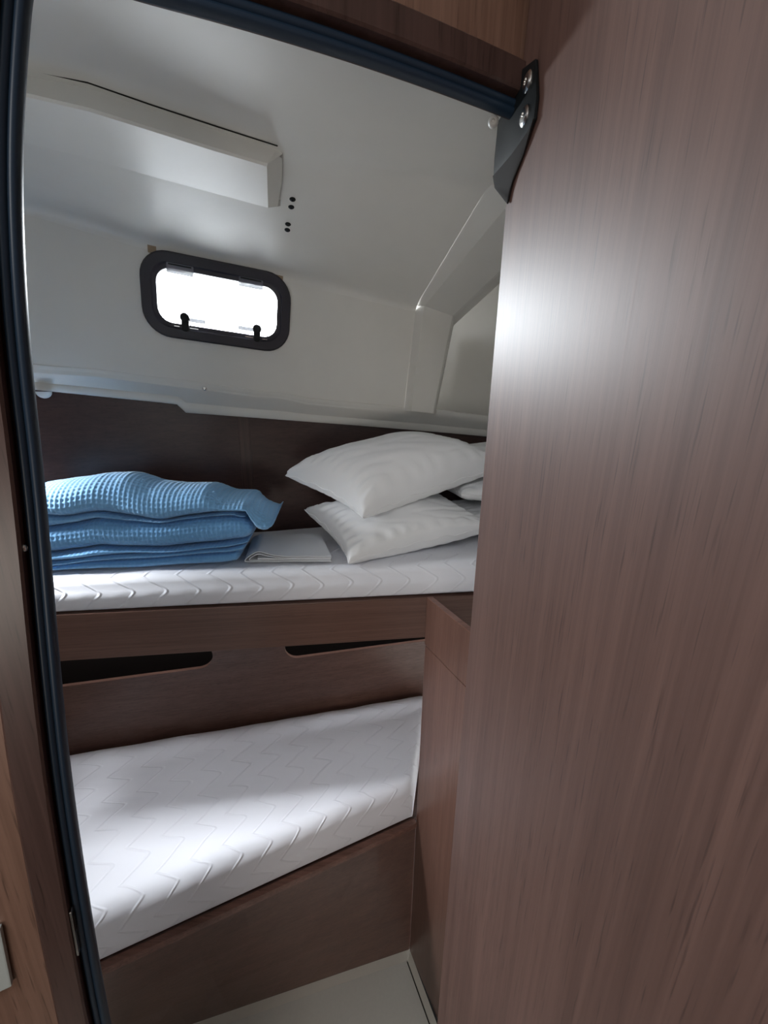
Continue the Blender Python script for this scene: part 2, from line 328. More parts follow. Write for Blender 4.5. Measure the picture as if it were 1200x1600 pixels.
link('end_moulding', loft(rows), 'grp', wall_back, True, ang=14)
dp = [V(p) for p in P['deep']]
bm = prism([V((0.03, 1.645, 1.30)), V((0.95, 1.80, 1.30)), V((0.95, 1.80, 1.98)), V((0.03, 1.645, 1.98))], V((-0.16, 0.98, 0)) * 0.02)
prism([V((0.045, 1.52, 1.46)), V((0.025, 1.66, 1.46)), V((0.025, 1.66, 1.98)), V((0.075, 1.40, 1.98)), V((0.075, 1.42, 1.83)), V((0.045, 1.46, 1.50))], V((-0.01, 0, 0)), 0, bm)
link('recess_panel', bm, 'grp', wall_back)

# veneer lining behind the upper berth, the lip's shade put into its colour, two sheets with a joint strip
wp, j0, j1 = (V(p) + V((-0.006, 0.022, 0)) for p in P['wood_up'])
wd = V((math.sin(math.radians(72.5)), math.cos(math.radians(72.5)), 0)); wn = V((wd.y, -wd.x, 0))
def wpt(s, z, off=0): q = wp + wd * s + wn * off; return V((q.x, q.y, z))
sj0, sj1 = (j0 - wp).dot(wd), (j1 - wp).dot(wd)
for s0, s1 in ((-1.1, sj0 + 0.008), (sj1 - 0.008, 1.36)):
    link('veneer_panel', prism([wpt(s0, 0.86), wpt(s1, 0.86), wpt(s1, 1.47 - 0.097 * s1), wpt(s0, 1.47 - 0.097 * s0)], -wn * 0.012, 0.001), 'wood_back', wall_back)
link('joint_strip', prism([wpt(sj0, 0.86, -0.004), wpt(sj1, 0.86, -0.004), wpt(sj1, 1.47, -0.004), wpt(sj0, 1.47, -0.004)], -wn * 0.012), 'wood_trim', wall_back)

# ---- window_1: port light
win = thing('window_1', W3(*WC, 0), 'small black framed port light with blown out daylight behind', 'window', kind='structure')
def ring(o_, i_, d0, d1, step=0.004):
    """flat frame ring between two rounded rectangles with a stepped inner lip"""
    n = len(o_)
    pr = []
    for k in range(n):
        ov, iv = V(o_[k]), V(i_[k]); q = []
        for f, d in ((0, d0), (0, d1 * 0.55), (0.10, d1), (0.62, d1), (0.72, d1 * 0.7), (0.97, d1 * 0.62), (1.0, d1 * 0.3), (1.0, -0.03)):
            p = ov.lerp(iv, f); q.append(W3(p.x, p.y, d))
        pr.append(q)
    return loft(pr + [pr[0]])
fo, fi = rrect(*WC, 0.197, 0.107, 0.070), rrect(*WC, 0.157, 0.066, 0.036)
bm = ring(fo, fi, -0.002, 0.012); bmesh.ops.remove_doubles(bm, verts=bm.verts, dist=1e-5)
link('window_frame', bm, 'frame', win, True, ang=35)
link('pane', prism([W3(*p, -0.012) for p in rrect(*WC, 0.160, 0.069, 0.038)], Wn * -0.006), 'glass', win)
for hu in (-0.083, 0.098):                                       # two smoky clear hinges at the top
    h = link('hinge', prism([W3(*p, 0.0125) for p in rrect(hu, 0.060, 0.033, 0.0125, 0.003, 3)], Wn * 0.006, 0.001), 'translucent', win)
    link('hinge_pin', cyl(W3(hu - 0.028, 0.069, 0.019), Wu, 0.0018, 0.056, 10), 'black', h)
for lu, sgn in ((-0.075, 1), (0.117, -1)):                       # two dogs at the bottom
    l = link('latch', prism([W3(*p, 0.013) for p in rrect(lu, -0.072, 0.0095, 0.020, 0.008, 5)], Wn * 0.010, 0.002), 'black', win)
    link('knob', cyl(W3(lu, -0.056, 0.013), Wn, 0.0125, 0.016, 20, 0.003), 'black', l, True)
    link('latch_arm', prism([W3(*p, 0.014) for p in rrect(lu + sgn * 0.030, -0.060, 0.022, 0.0052, 0.002, 3)], Wn * 0.005, 0.001), 'translucent', l)
    for q in (-0.022, 0.022):
        link('keeper', prism([W3(*p, 0.0125) for p in rrect(lu + q, -0.0815, 0.011 if q * sgn > 0 else 0.007, 0.0011, 0.0008, 2)], Wn * 0.003), 'chrome', l)

# tan tape tabs above the window corners
for i, p in enumerate(P['tabs']):
    q = V(p); u0, v0 = (q - Wo).dot(Wu), (q - Wo).dot(Wv)
    t = link('tape_strip', prism([W3(*c, 0.0015) for c in rrect(u0, v0 - 0.004, 0.010, 0.022, 0.002, 2)], Wn * 0.0015), 'tan', None, origin=W3(u0, v0))
    tag(t, ('tan strip of tape above left corner of the window' if i == 0 else 'tan strip of tape above right corner of the window'), 'tape', 'tape strips above the window')

# ---------------------------------------------------------------- ceiling with its slope, hanging box and screws
ce = [V(p) for p in P['ceil_edge']]; cr = [V(p) for p in P['crease']]
ce = [V((-1.35, 0.20, 1.95))] + ce; cr = [V((-1.35, 0.93, 1.948))] + cr
ce_r = resample(ce, 40); cr_r = resample(cr, 40)
wt = resample([W3(-0.95, 0.135)] + [W3(*p) for p in P['w_top']][::-1], 40)
near = resample([V((-1.35, -0.20, 1.95)), V((-0.3, 0.30, 1.95)), V((0.9, 0.86, 1.95))], 40)
rows = []
for i in range(40):
    e, c, w_, n_ = ce_r[i], cr_r[i], wt[i], near[i]
    e2 = ce_r[i]; s = c - e2
    n0 = e2 - (e2 - n_).normalized() * 0.03
    f = [n_, n0]
    for k in (0.0, .25, .5, .75, 1.0):                              # fillet ceiling -> slope
        a, b, c2 = n0, e2, e2 + s.normalized() * 0.03
        f.append(a.lerp(b, k).lerp(b.lerp(c2, k), k))
    f.append(e2.lerp(c, 0.5))
    a, b, c2 = c - s.normalized() * 0.05, c, w_
    for k in (0.0, .2, .4, .6, .8, 1.0): f.append(a.lerp(b, k).lerp(b.lerp(c2, k), k))
    rows.append(f)
ceil_bm = loft(rows)
ceiling = tag(link('ceiling', ceil_bm, 'grp', None, True, ang=60), 'white moulded cabin ceiling sloping down to the window wall', 'ceiling', kind='structure')
vs = [ceil_bm] and [V((0.2086, 0.9995, 1.95)), V((1.2, 1.25, 1.95)), V((1.2, 0.98, 1.95)), V((0.9, 0.86, 1.95))]
bm = bm_mesh([ce_r[-1], V((0.05, 1.0, 1.975)), V((0.05, 1.9, 1.975)), V((1.2, 1.9, 1.975)), V((1.2, 0.9, 1.955)), V((0.9, 0.86, 1.95))], [(0, 1, 2, 3, 4, 5)])
link('ceiling_corner', bm, 'grp', ceiling)
ba, bn_, bf = ([V(p) for p in P[k]] for k in ('box_attach', 'box_near', 'box_far')); be = [V(p) for p in P['box_end']]
def extl(l, k=0.6): d = (l[0] - l[1]).normalized(); return [l[0] + d * k] + l
ba, bn_, bf = extl(ba), extl(bn_), extl(bf)
rows = []
for a, n_, f in zip(ba, bn_, bf):
    rows.append([a + V((0, 0, .03)), a, a.lerp(n_, 0.9), n_.lerp(f, 0.03) , n_.lerp(f, 0.5), f.lerp(n_, 0.04), f + V((0, 0, 0.004)), f + V((-.003, .01, .05))])
a, n_, f = ba[-1], bn_[-1], bf[-1]
rows.append([be[0] + V((0.003, 0, .03)), be[0], be[0].lerp(n_, 0.2), be[0].lerp(be[1], .05) - V((0, 0, .002)), be[0].lerp(be[1], .5), be[1].lerp(f, .3), be[1].lerp(f, .1), be[1] + V((0, .01, .05))])
link('ceiling_box', loft(rows), 'grp', ceiling, True, ang=25)
seam = []
for p in [ba[i] + V((0.004, -0.008, -0.0005)) for i in range(len(ba))]: seam.append([p, p + V((0.0008, -0.0022, -0.0008)), p + V((0.0016, -0.0042, 0))])
link('seam', loft(seam), 'dark', ceiling)
# screws sit on the slope
from mathutils.bvhtree import BVHTree
_dep = [v.co.copy() for v in ceiling.data.vertices]; _bv = BVHTree.FromPolygons(_dep, [list(p.vertices) for p in ceiling.data.polygons])
for p in P['ceil_screws']:
    d = (V(p) - V((0, 0, 1.5))).normalized(); hit = _bv.ray_cast(V((0, 0, 1.5)), d)
    q, nn = (hit[0], hit[1]) if hit[0] else (V(p), V((0, 0, -1)))
    if nn.z > 0: nn = -nn
    sc = link('screw', screw_head(q, nn, 0.0068, 0.003), 'black', ceiling, True)

# ---------------------------------------------------------------- bulkhead with the doorway, frame, seal
H, D, Nn = (V(P['bulk'][k]) for k in ('H', 'D', 'N'))             # D runs right along the bulkhead, Nn towards the viewer
def B3(t, z, d=0.0): q = H + D * t + Nn * d; return V((q.x, q.y, z))
ZF = P['board_bot'][0][2]
def chaikin(p, n=3):
    for _ in range(n):
        q = [p[0]]
        for a, b in zip(p, p[1:]): q += [(a[0] * .75 + b[0] * .25, a[1] * .75 + b[1] * .25), (a[0] * .25 + b[0] * .75, a[1] * .25 + b[1] * .75)]
        p = q + [p[-1]]
    return p
path = [(-0.545, ZF), (-0.541, 0.35)] + [tuple(p) for p in P['jamb']] + [(-0.4305, 1.7775), (-0.423, 1.7845), (-0.412, 1.7885), (-0.395, 1.7903), (-0.3675, 1.7915), (-0.306, 1.798), (-0.2249, 1.8042), (-0.1613, 1.8075), (-0.0878, 1.8100), (-0.0218, 1.8112), (0.010, 1.8112), (0.030, 1.795), (0.030, 1.5), (0.030, 0.6), (0.030, ZF)]
_sm = [path[2]] + [tuple((path[k][c] * 2 + path[k - 1][c] + path[k + 1][c]) / 4 for c in (0, 1)) for k in range(3, 13)]
path = path[:2] + _sm + path[13:]
path = path[:1] + chaikin(path[1:-4], 2) + path[-4:]
def offset_path(o):
    out = []
    for i, p in enumerate(path):
        a = V(path[max(0, i - 1)]); b = V(path[min(len(path) - 1, i + 1)]); d = (b - a).normalized(); n = V((-d.y, d.x))     # outward (left side of travel)
        out.append((p[0] + n.x * o, p[1] + n.y * o))
    return out
def sweep(profile, closed=False):
    offs = [(offset_path(o), d) for o, d in profile]
    return loft([[B3(*pts[i], d) for pts, d in offs] for i in range(len(path))], closed=closed)
FR = [(0.0, -0.002), (0.0, 0.003), (0.0025, 0.005), (0.0135, 0.005), (0.0145, 0.006), (0.0145, 0.018), (0.0165, 0.020), (0.039, 0.020), (0.041, 0.018), (0.041, 0.008), (0.041, -0.002)]
frame = tag(link('trim_1', sweep(FR, True), 'wood_trim', None, True, ang=40), 'dark wood door frame with rounded top left corner', 'door frame', kind='structure')
SE = [(-0.0006, 0.0002), (-0.0006, 0.0045), (0.0012, 0.0085), (0.0035, 0.0098), (0.0058, 0.0090), (0.0066, 0.0078), (0.0076, 0.0098), (0.0100, 0.0112), (0.0122, 0.0100), (0.0130, 0.0052)]
link('rubber_seal', sweep(SE), 'rubber', frame, True, ang=60)
# strike plate and a small screw in the rebate
s0 = P['strike']; c = V((sum(p[0] for p in s0) / 3, sum(p[1] for p in s0) / 3))
def R3(z, d, o):                                                   # a point on the reveal of the left jamb
    js_ = sorted((q[1], q[0]) for q in path if q[0] < -0.44); return B3(lerp_list(js_, z) - o, z, d)
zs_ = 0.92
sp = link('strike_plate', prism([R3(zs_ - .034, .0075, .0140), R3(zs_ - .034, .0175, .0140), R3(zs_ + .034, .0175, .0140), R3(zs_ + .034, .0075, .0140)], D * 0.0022, 0.0006), 'chrome', frame)
link('latch_hole', prism([R3(zs_ + .002, .0095, .0117), R3(zs_ + .002, .0160, .0117), R3(zs_ + .026, .0160, .0117), R3(zs_ + .026, .0095, .0117)], D * 0.0004), 'dark', sp)
js = P['jscrew'][0]
link('screw', screw_head(R3(js[1], 0.0125, .0143), D, 0.0035, 0.002), 'chrome', frame, True)
# bulkhead sheet around the opening (U shape made of three boards in one sheet)
op = offset_path(0.035)
bm = bmesh.new(); rowa = []; rowb = []
outer = []
for (t, z) in op:
    if z > 1.82 or (t > -0.42 and z > 1.70): outer.append((t, 1.97))
    elif t < -0.2: outer.append((-1.75, z if z < 1.70 else 1.97))
    else: outer.append((1.1, z))
# keep ordering simple: radial fan
rows = [[B3(*a, 0.008), B3(*b, 0.008)] for a, b in zip(op, outer)]
bm = loft(rows)
bulk = tag(link('wall_front', bm, 'wood_light'), 'brown veneer bulkhead around the cabin doorway', 'wall', kind='structure')
rows = [[B3(*a, -0.001), B3(*b, -0.001)] for a, b in zip(op, outer)]
link('inner_face', loft(rows), 'grp', bulk)
sw = P['switch']
swo = thing('switch_plate', B3(sw[1][0] - 0.03, sw[1][1], 0.009), 'pale grey plate on the wooden bulkhead at the far lower left', 'switch')
zt, zb_ = sw[0][1] - 0.002, sw[1][1]
link('plate', prism([B3(sw[1][0] - 0.075 , zb_, 0.0085), B3(sw[1][0], zb_, 0.0085), B3(sw[1][0] + 0.006, zt, 0.0085), B3(sw[1][0] - 0.075, zt, 0.0085)], Nn * 0.006, 0.0015), 'grey', swo)
link('rocker', prism([B3(sw[1][0] - 0.055, zb_ + 0.02, 0.0145), B3(sw[1][0] - 0.022, zb_ + 0.02, 0.0145), B3(sw[1][0] - 0.022, zt - 0.02, 0.0145), B3(sw[1][0] - 0.055, zt - 0.02, 0.0145)], Nn * 0.003, 0.001), 'white_plastic', swo)

# ---------------------------------------------------------------- door_1: open leaf towards the viewer on the right, hinge bracket
da = math.radians(170); DD = V((math.sin(da), math.cos(da), 0)); DN = V((DD.y, -DD.x, 0))          # DN: visible face, looking left
def D3(s, z, o=0.0): q = H + DD * s + DN * o; return V((q.x, q.y, z))
edge = [(0.0, ZF + 0.03), (0.0, 1.72), (-0.004, 1.78), (0.0, 1.80), (0.012, 1.85), (0.016, 1.9), (0.018, 1.945)]
out = edge + [(0.60, 1.945), (0.60, ZF + 0.03)]
bm = prism([D3(s, z) for s, z in out], -DN * 0.022, 0.0012)
door = tag(link('door_1', bm, 'wood_door'), 'open brown veneer cabin door filling the right side', 'door', kind='structure')
def G3(s, z, o=0.0): return D3(s, z, 0.0045 + o)
hg = P['hinge']
bm = prism([G3(*p) for p in hg], DN * -0.0035, 0.0006)
hinge = link('hinge', bm, 'black', door, True, ang=30); hinge['label'] = 'black plastic hinge bracket'
hc = P['hinge_curl']
rows = []
dg = hc[:4]; rg = [hc[7], hc[6], hc[5], hc[4]]
for k in range(7):
    f = k / 6; rows.append([G3(a[0] + (b[0] - a[0]) * f, a[1] + (b[1] - a[1]) * f, -0.0005 - 0.012 * f * f if False else -0.001 - 0.0025 * f) for a, b in zip(dg, rg)])
bm = loft(rows); bmesh.ops.solidify(bm, geom=bm.faces[:], thickness=0.002)
link('hinge_curl', bm, 'dark', hinge, True, ang=50)
for p in P['hscrew']:
    link('screw', screw_head(G3(p[0], p[1], -0.0003), DN, 0.0088, 0.0035), 'chrome', hinge, True)
kb = V(P['wknob'])
tag(link('screw_cap', screw_head(kb, V((-0.3, -0.9, -0.2)), 0.006, 0.006), 'white_plastic', None, True, origin=kb), 'tiny white screw cap beside the black hinge bracket', 'screw cap')

# ---------------------------------------------------------------- side cabinet (right of the bunks)
K = V((P['rail'][0][0], P['rail'][0][1], 0)); sd = V((math.sin(math.radians(154)), math.cos(math.radians(154)), 0)); sn = V((sd.y, -sd.x, 0))
def S3(s, z, o=0.0): q = K + sd * s + sn * o; return V((q.x, q.y, z))
cab = thing('side_cabinet', S3(0.2, ZF, -0.01), 'brown veneer side locker between the bunks and the open door', 'cabinet')
link('upper_panel', prism([S3(0, 0.7965), S3(0.42, 0.7965), S3(0.42, 0.952), S3(0, 0.952)], -sn * 0.016, 0.0012), 'wood_v', cab)
link('rail_edging', prism([S3(0, 0.9525, 0.0005), S3(0.42, 0.9525, 0.0005), S3(0.42, 0.9525, -0.0165), S3(0, 0.9525, -0.0165)], V((0, 0, 0.002)), 0.0004), 'wood_edge', cab)
link('lower_panel', prism([S3(0.003, ZF), S3(0.42, ZF), S3(0.42, 0.7935), S3(0.003, 0.7935)], -sn * 0.016, 0.0012), 'wood_v', cab)

# ---------------------------------------------------------------- upper berth
fa = [V(p) for p in P['fasc']]
fe = V((math.sin(math.radians(82)), math.cos(math.radians(82)), 0)); fn = V((fe.y, -fe.x, 0)); FO = V((fa[2].x, fa[2].y, 0))
def F3(s, z, o=0.0): q = FO + fe * s + fn * o; return V((q.x, q.y, z))
ub = thing('upper_berth', F3(-0.5, 0.818, -0.1), 'upper bunk with a brown veneer front board', 'berth')
link('front_board', prism([F3(-1.25, 0.8165), F3(0.78, 0.8215), F3(0.78, 0.951), F3(-1.25, 0.955)], -fn * 0.020, 0.0015), 'wood_h', ub)
def wline(s, z): return wpt(s, z, 0.004)
bm = prism([F3(-1.25, 0.932, -0.0205), F3(0.78, 0.932, -0.0205), wline(1.32, 0.932), wline(-0.90, 0.932)], V((0, 0, 0.016)))
link('base_board', bm, 'wood_h', ub)
def mattress_bm(front, back, z0, z1f, z1b, r, ns=90, wob=0.003):
    """front/back: [start,end] xy points; rounded box section swept along the length, UV in metres"""
    bm = bmesh.new(); uvl = bm.loops.layers.uv.new('UVMap'); rows = []; uvs = []
    for i in range(ns + 1):
        f = i / ns; a = front[0].lerp(front[1], f); b = back[0].lerp(back[1], f); d = (b - a); Lw = d.length; d.normalize()
        sq = 1.0
        end = min(f, 1 - f) * (front[1] - front[0]).length
        if end < 0.025: sq = math.sqrt(max(0, 1 - (1 - end / 0.025) ** 2)) * 0.25 + 0.75
        sec = []; n1 = 8
        pts = [(r * 0.5, z0)]
        for k in range(n1 + 1):                                        # front top rounding
            t = math.pi * (1 + 0.5) - (math.pi / 2) * (1 + 1) * 0
        # front bottom corner, front face, front top corner, top, back corner, back face
        rb = r * 0.5
        for k in range(5): t = math.radians(270 - 90 * k / 4); pts.append((rb + rb * math.cos(t), z0 + rb + rb * math.sin(t)))
        for k in range(1, 5): pts.append((-0.006 * math.sin(math.pi * k / 5), z0 + rb + (z1f - r - z0 - rb) * k / 5))
        for k in range(9): t = math.radians(180 - 90 * k / 8); pts.append((r + r * math.cos(t), z1f - r + r * math.sin(t)))
        for k in range(1, 30): g = r + (Lw - 2 * r) * k / 30; pts.append((g, z1f + (z1b - z1f) * k / 30))
        for k in range(7): t = math.radians(90 - 90 * k / 6); pts.append((Lw - r + r * math.cos(t), z1b - r + r * math.sin(t)))
        pts.append((Lw, z0))
        acc = 0; row = []; ur = []; prev = None
        for (g, z) in pts:
            q = a + d * g; zz = z0 + (z - z0) * sq
            if z > z0 + 0.02: zz += wob * noise.noise(V((q.x * 7, q.y * 7, z * 6)))
            if prev: acc += math.hypot(g - prev[0], z - prev[1])
            prev = (g, z); row.append(bm.verts.new((q.x, q.y, zz))); ur.append((f * (front[1] - front[0]).length, acc))
        rows.append(row); uvs.append(ur)
    m_ = len(rows[0])
    for i in range(ns):
        for j in range(m_):
            k = (j + 1) % m_
            fc = bm.faces.new((rows[i][j], rows[i + 1][j], rows[i + 1][k], rows[i][k]))
            for lp, (x, y) in zip(fc.loops, ((i, j), (i + 1, j), (i + 1, k), (i, k))): lp[uvl].uv = uvs[x][y]
    for row, fl in ((rows[0], 0), (rows[-1], 1)):
        fc = bm.faces.new(row)
        for lp in fc.loops: lp[uvl].uv = (lp.vert.co.y, lp.vert.co.z)
    bmesh.ops.recalc_face_normals(bm, faces=bm.faces)
    return bm
def z0(v): return V((v.x, v.y, 0))
mf = [z0(F3(-1.22, 0, -0.004)), z0(F3(0.76, 0, -0.004))]; mb = [z0(wpt(-0.86, 0, 0.006)), z0(wpt(1.30, 0, 0.006))]
ZU = 1.056
um = link('mattress', mattress_bm(mf, mb, 0.9565, ZU, ZU, 0.030), 'quilt', None, True, origin=(-0.4, 1.2, 0.9565), ang=60)
tag(um, 'white quilted mattress on the upper bunk under the pillows', 'mattress')

# ---------------------------------------------------------------- lower berth
bt_, bb_ = [V(p) for p in P['board_top']], [V(p) for p in P['board_bot']]
lbk = [V(p) for p in P['low_back']]
lob = thing('lower_berth', (-0.25, 1.1, ZF), 'lower bunk with brown veneer front board and slotted back board', 'berth')
dt_, db_ = (bt_[1] - bt_[0]), (bb_[1] - bb_[0])
t0, b0 = bt_[0] - dt_ * 0.25, bb_[0] - db_ * 0.35
rows = []
th = V((-0.42, 0.905, 0)) * 0.018
for k in range(9):
    f = k / 8; a = t0.lerp(bt_[1], f); b = b0.lerp(bb_[1], f)
    rows.append([b, b.lerp(a, 0.33), b.lerp(a, 0.66), a, a + th, b + th])
link('front_board', loft(rows, True, True), 'wood_h', lob)
rows = []
for k in range(9):
    a = t0.lerp(bt_[1], k / 8); o = V((0.42, -0.905, 0)) * 0.004; u = V((0, 0, 1))
    rows.append([a + o - u * 0.022, a + o * 1.4 - u * 0.010, a + o + u * 0.002, a + th * 0.7 + u * 0.004, a + th * 1.15 - u * 0.002, a + th * 1.15 - u * 0.022])
link('edging', loft(rows, True, True), 'wood_edge', lob, True)
# base board under the mattress
rt = V((0.30, 1.62, 0))
bm = prism([V((*(t0 + th)[:2], 0.052)), V((*(bt_[1] + th)[:2], 0.052)), V((0.62, 1.68, 0.052)), V((*lbk[0][:2], 0.052))], V((0, 0, 0.016)))
link('base_board', bm, 'wood_h', lob)
# back board with two hand slots
be_ = V((math.sin(math.radians(75.6)), math.cos(math.radians(75.6)), 0)); bn2 = V((be_.y, -be_.x, 0)); BO = V((lbk[1].x, lbk[1].y, 0))
def K3(x, z, o=0.0):
    s = (x - BO.x) / be_.x; q = BO + be_ * s + bn2 * o; return V((q.x, q.y, z))
bm = bmesh.new(); eds = []
loops = [[(-1.30, 0.07), (0.90, 0.07), (0.90, 0.80), (-1.30, 0.80)], [(p[0], p[1]) for p in rrect(-0.965, 0.535, 0.302, 0.053, 0.052)], [(p[0], p[1]) for p in rrect(-0.05, 0.525, 0.347, 0.054, 0.053)]]
lv = []
for lp in loops:
    vv = [bm.verts.new(K3(*p)) for p in lp]; lv.append(vv); eds += [bm.edges.new((vv[i], vv[(i + 1) % len(vv)])) for i in range(len(vv))]
bmesh.ops.triangle_fill(bm, use_beauty=True, edges=eds)
for vv in lv[1:]:
    b2 = [bm.verts.new(v.co - bn2 * 0.015) for v in vv]
    for i in range(len(vv)): bm.faces.new((vv[i], vv[(i + 1) % len(vv)], b2[(i + 1) % len(vv)], b2[i]))
link('slotted_back_board', bm, 'wood_h', lob)
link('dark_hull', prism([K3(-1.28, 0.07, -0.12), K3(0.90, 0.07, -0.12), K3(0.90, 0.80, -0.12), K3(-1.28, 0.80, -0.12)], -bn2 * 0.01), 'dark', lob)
# lower mattress
fdir = (bt_[1] - bt_[0]).normalized(); pn = V((-fdir.y, fdir.x, 0)).normalized()
f0 = z0(t0) + pn * 0.006; f1 = z0(bt_[1]) + pn * 0.012 - fdir * 0.010
lm = mattress_bm([f0, f1], [z0(K3(-1.30, 0, 0.008)), z0(K3(0.215, 0, 0.008))], 0.0865, 0.245, 0.212, 0.050, wob=0.006)
lm = link('mattress', lm, 'quilt', None, True, origin=(-0.3, 1.1, 0.0865), ang=60)
tag(lm, 'white mattress with wavy stitching on the lower bunk', 'mattress')

# ---------------------------------------------------------------- floor
fr = [V(p) for p in P['floor_r']]
fd = (fr[1] - fr[0]).normalized(); bd = (bb_[0] - bb_[1]).normalized()
KF = fr[0]
floor = tag(link('floor', prism([V((-1.9, -1.9, ZF - 0.03)), V((1.4, -1.9, ZF - 0.03)), V((1.4, 1.9, ZF - 0.03)), V((-1.9, 1.9, ZF - 0.03))], V((0, 0, 0.022))), 'dark'), 'pale grey cabin floor in front of the lower bunk', 'floor', kind='structure')
pt = lambda a, b, z=0.0: V((KF.x + fd.x * a + bd.x * b, KF.y + fd.y * a + bd.y * b, ZF + z))
link('floor_border', prism([pt(0, 0, -.008), pt(1.6, 0, -.008), pt(1.6, 0.022, -.008), pt(0.03, 0.022, -.008)], V((0, 0, .008)), 0.0008), 'floor_border', floor)
link('floor_border', prism([pt(0, 0, -.008), pt(0.03, 0.022, -.008), pt(0.03, 1.3, -.008), pt(0, 1.3, -.008)], V((0, 0, .008)), 0.0008), 'floor_border', floor)
link('floor_panel', prism([pt(0.030, 0.027, -.008), pt(1.6, 0.027, -.008), pt(1.6, 1.3, -.008), pt(0.030, 1.3, -.008)], V((0, 0, .008)), 0.0008), 'floor', floor)

# ---------------------------------------------------------------- pillows
def pillow(name, corners, thick,  label, seed, zmin=None, group='white pillows on the upper bunk', sag=0.0, pinch=0.10, n=56, thick_lo=None):
    Nn_, L_, F_, R_ = (V(c) for c in corners)
    nrm = (L_ - Nn_).cross(R_ - Nn_).normalized()
    if nrm.z < 0: nrm = -nrm
    cen = (Nn_ + L_ + F_ + R_) / 4
    bm = bmesh.new(); grid = {}
    for side in (1, -1):
        for i in range(n + 1):
            for j in range(n + 1):
                a = -math.cos(math.pi * i / n) ; b = -math.cos(math.pi * j / n)
                a = a * 0.55 + (2 * i / n - 1) * 0.45; b = b * 0.55 + (2 * j / n - 1) * 0.45
                onb = i in (0, n) or j in (0, n)
                if side == -1 and onb: grid[(-1, i, j)] = grid[(1, i, j)]; continue
                pa = a * (1 - pinch * (1 - b * b)); pb = b * (1 - pinch * (1 - a * a))
                u, v = (pa + 1) / 2, (pb + 1) / 2
                q = Nn_ * (1 - u) * (1 - v) + L_ * u * (1 - v) + F_ * u * v + R_ * (1 - u) * v
                e = max(0.0, (1 - a * a)) * max(0.0, (1 - b * b))
                h = (thick if side == 1 else (thick_lo or thick)) * (e ** 0.33)
                # gathers radiating from seams and corners, soft lumps
                edge = 1 - max(abs(a), abs(b))
                tt = b if abs(a) > abs(b) else a
                wr = math.sin(tt * 31 + seed * 3 + 2.5 * noise.noise(V((a * 2, b * 2, seed)))) * 0.0028 * math.exp(-((edge - 0.14) / 0.13) ** 2) * (1 if side == 1 else 0.6)
                wr += 0.006 * noise.noise(V((a * 2.2 + seed, b * 2.2, side * 2.0))) * min(1, edge * 4)
                rg = abs(noise.noise(V((a * 3.1 + b * 2.2 + seed * 5, (b - a) * 1.1, side)))); wr -= 0.003 * max(0, 1 - rg * 6) * min(1, edge * 4)
                q = q + nrm * side * (h + wr if not onb else 0)
                q.z -= sag * (1 - a * a) * 0.0
                if onb: q += nrm * 0.004 * math.sin(tt * 17 + seed)
                if zmin is not None and q.z < zmin:
                    q.z = zmin + 0.0025 * (0.5 + 0.5 * math.sin(a * 9 + b * 7 + seed))
                grid[(side, i, j)] = bm.verts.new(q)
        for i in range(n):
            for j in range(n):
                f = [grid[(side, i, j)], grid[(side, i + 1, j)], grid[(side, i + 1, j + 1)], grid[(side, i, j + 1)]]
                try: bm.faces.new(f if side == 1 else f[::-1])
                except ValueError: pass
    bmesh.ops.recalc_face_normals(bm, faces=bm.faces)
    o = link(name, bm, 'pillow', None, True, origin=cen, ang=0)
    tag(o, label, 'pillow', group)
    # seam piping along the edge
    ring_ = [(i, 0) for i in range(n + 1)] + [(n, j) for j in range(1, n + 1)] + [(i, n) for i in range(n - 1, -1, -1)] + [(0, j) for j in range(n - 1, 0, -1)]
    return o, None
def seam_of(o, corners, pinch, seed, n=56, zmin=None):
    Nn_, L_, F_, R_ = (V(c) for c in corners); nrm = (L_ - Nn_).cross(R_ - Nn_).normalized()
    if nrm.z < 0: nrm = -nrm
    pts = []
    for k in range(4 * n):
        s, f = divmod(k, n); x = -math.cos(math.pi * f / n) * 0.55 + (2 * f / n - 1) * 0.45
        a, b = ((x, -1), (1, x), (-x, 1), (-1, -x))[s]
        pa = a * (1 - pinch * (1 - b * b)); pb = b * (1 - pinch * (1 - a * a)); u, v = (pa + 1) / 2, (pb + 1) / 2
        q = Nn_ * (1 - u) * (1 - v) + L_ * u * (1 - v) + F_ * u * v + R_ * (1 - u) * v
        tt = b if abs(a) > abs(b) else a; q += nrm * 0.004 * math.sin(tt * 17 + seed)
        if zmin is not None and q.z < zmin: q.z = zmin + 0.0025 * (0.5 + 0.5 * math.sin(a * 9 + b * 7 + seed))
        pts.append(q)
    rows = []
    m_ = len(pts); c = sum(pts, V()) / m_
    for i, p in enumerate(pts):
        d = (pts[(i + 1) % m_] - pts[i - 1]).normalized(); x = (p - c); x = (x - d * x.dot(d)).normalized(); y = d.cross(x)
        rows.append([p + x * 0.0016 * math.cos(t) + y * 0.0016 * math.sin(t) for t in (0, 1.05, 2.09, 3.14, 4.19, 5.24)])
    link('seam_piping', loft(rows + [rows[0]], True), 'pillow', o, True, ang=0)
p2 = [V(p) for p in P['pil2']]; p2[0].z = 1.068; p2[2].z = 1.185; p2[3].z = 1.125
pA, _ = pillow('pillow', p2, 0.078, 'plump white pillow lying on the mattress under another pillow', 2.3, ZU + 0.002, pinch=0.10); seam_of(pA, p2, 0.10, 2.3, zmin=ZU + 0.002)
p1 = [V(p) for p in P['pil1']]
pB, _ = pillow('pillow', p1, 0.140, 'topmost large white pillow with pointed corners at the front', 0.7, pinch=0.12, thick_lo=0.07); seam_of(pB, p1, 0.12, 0.7)
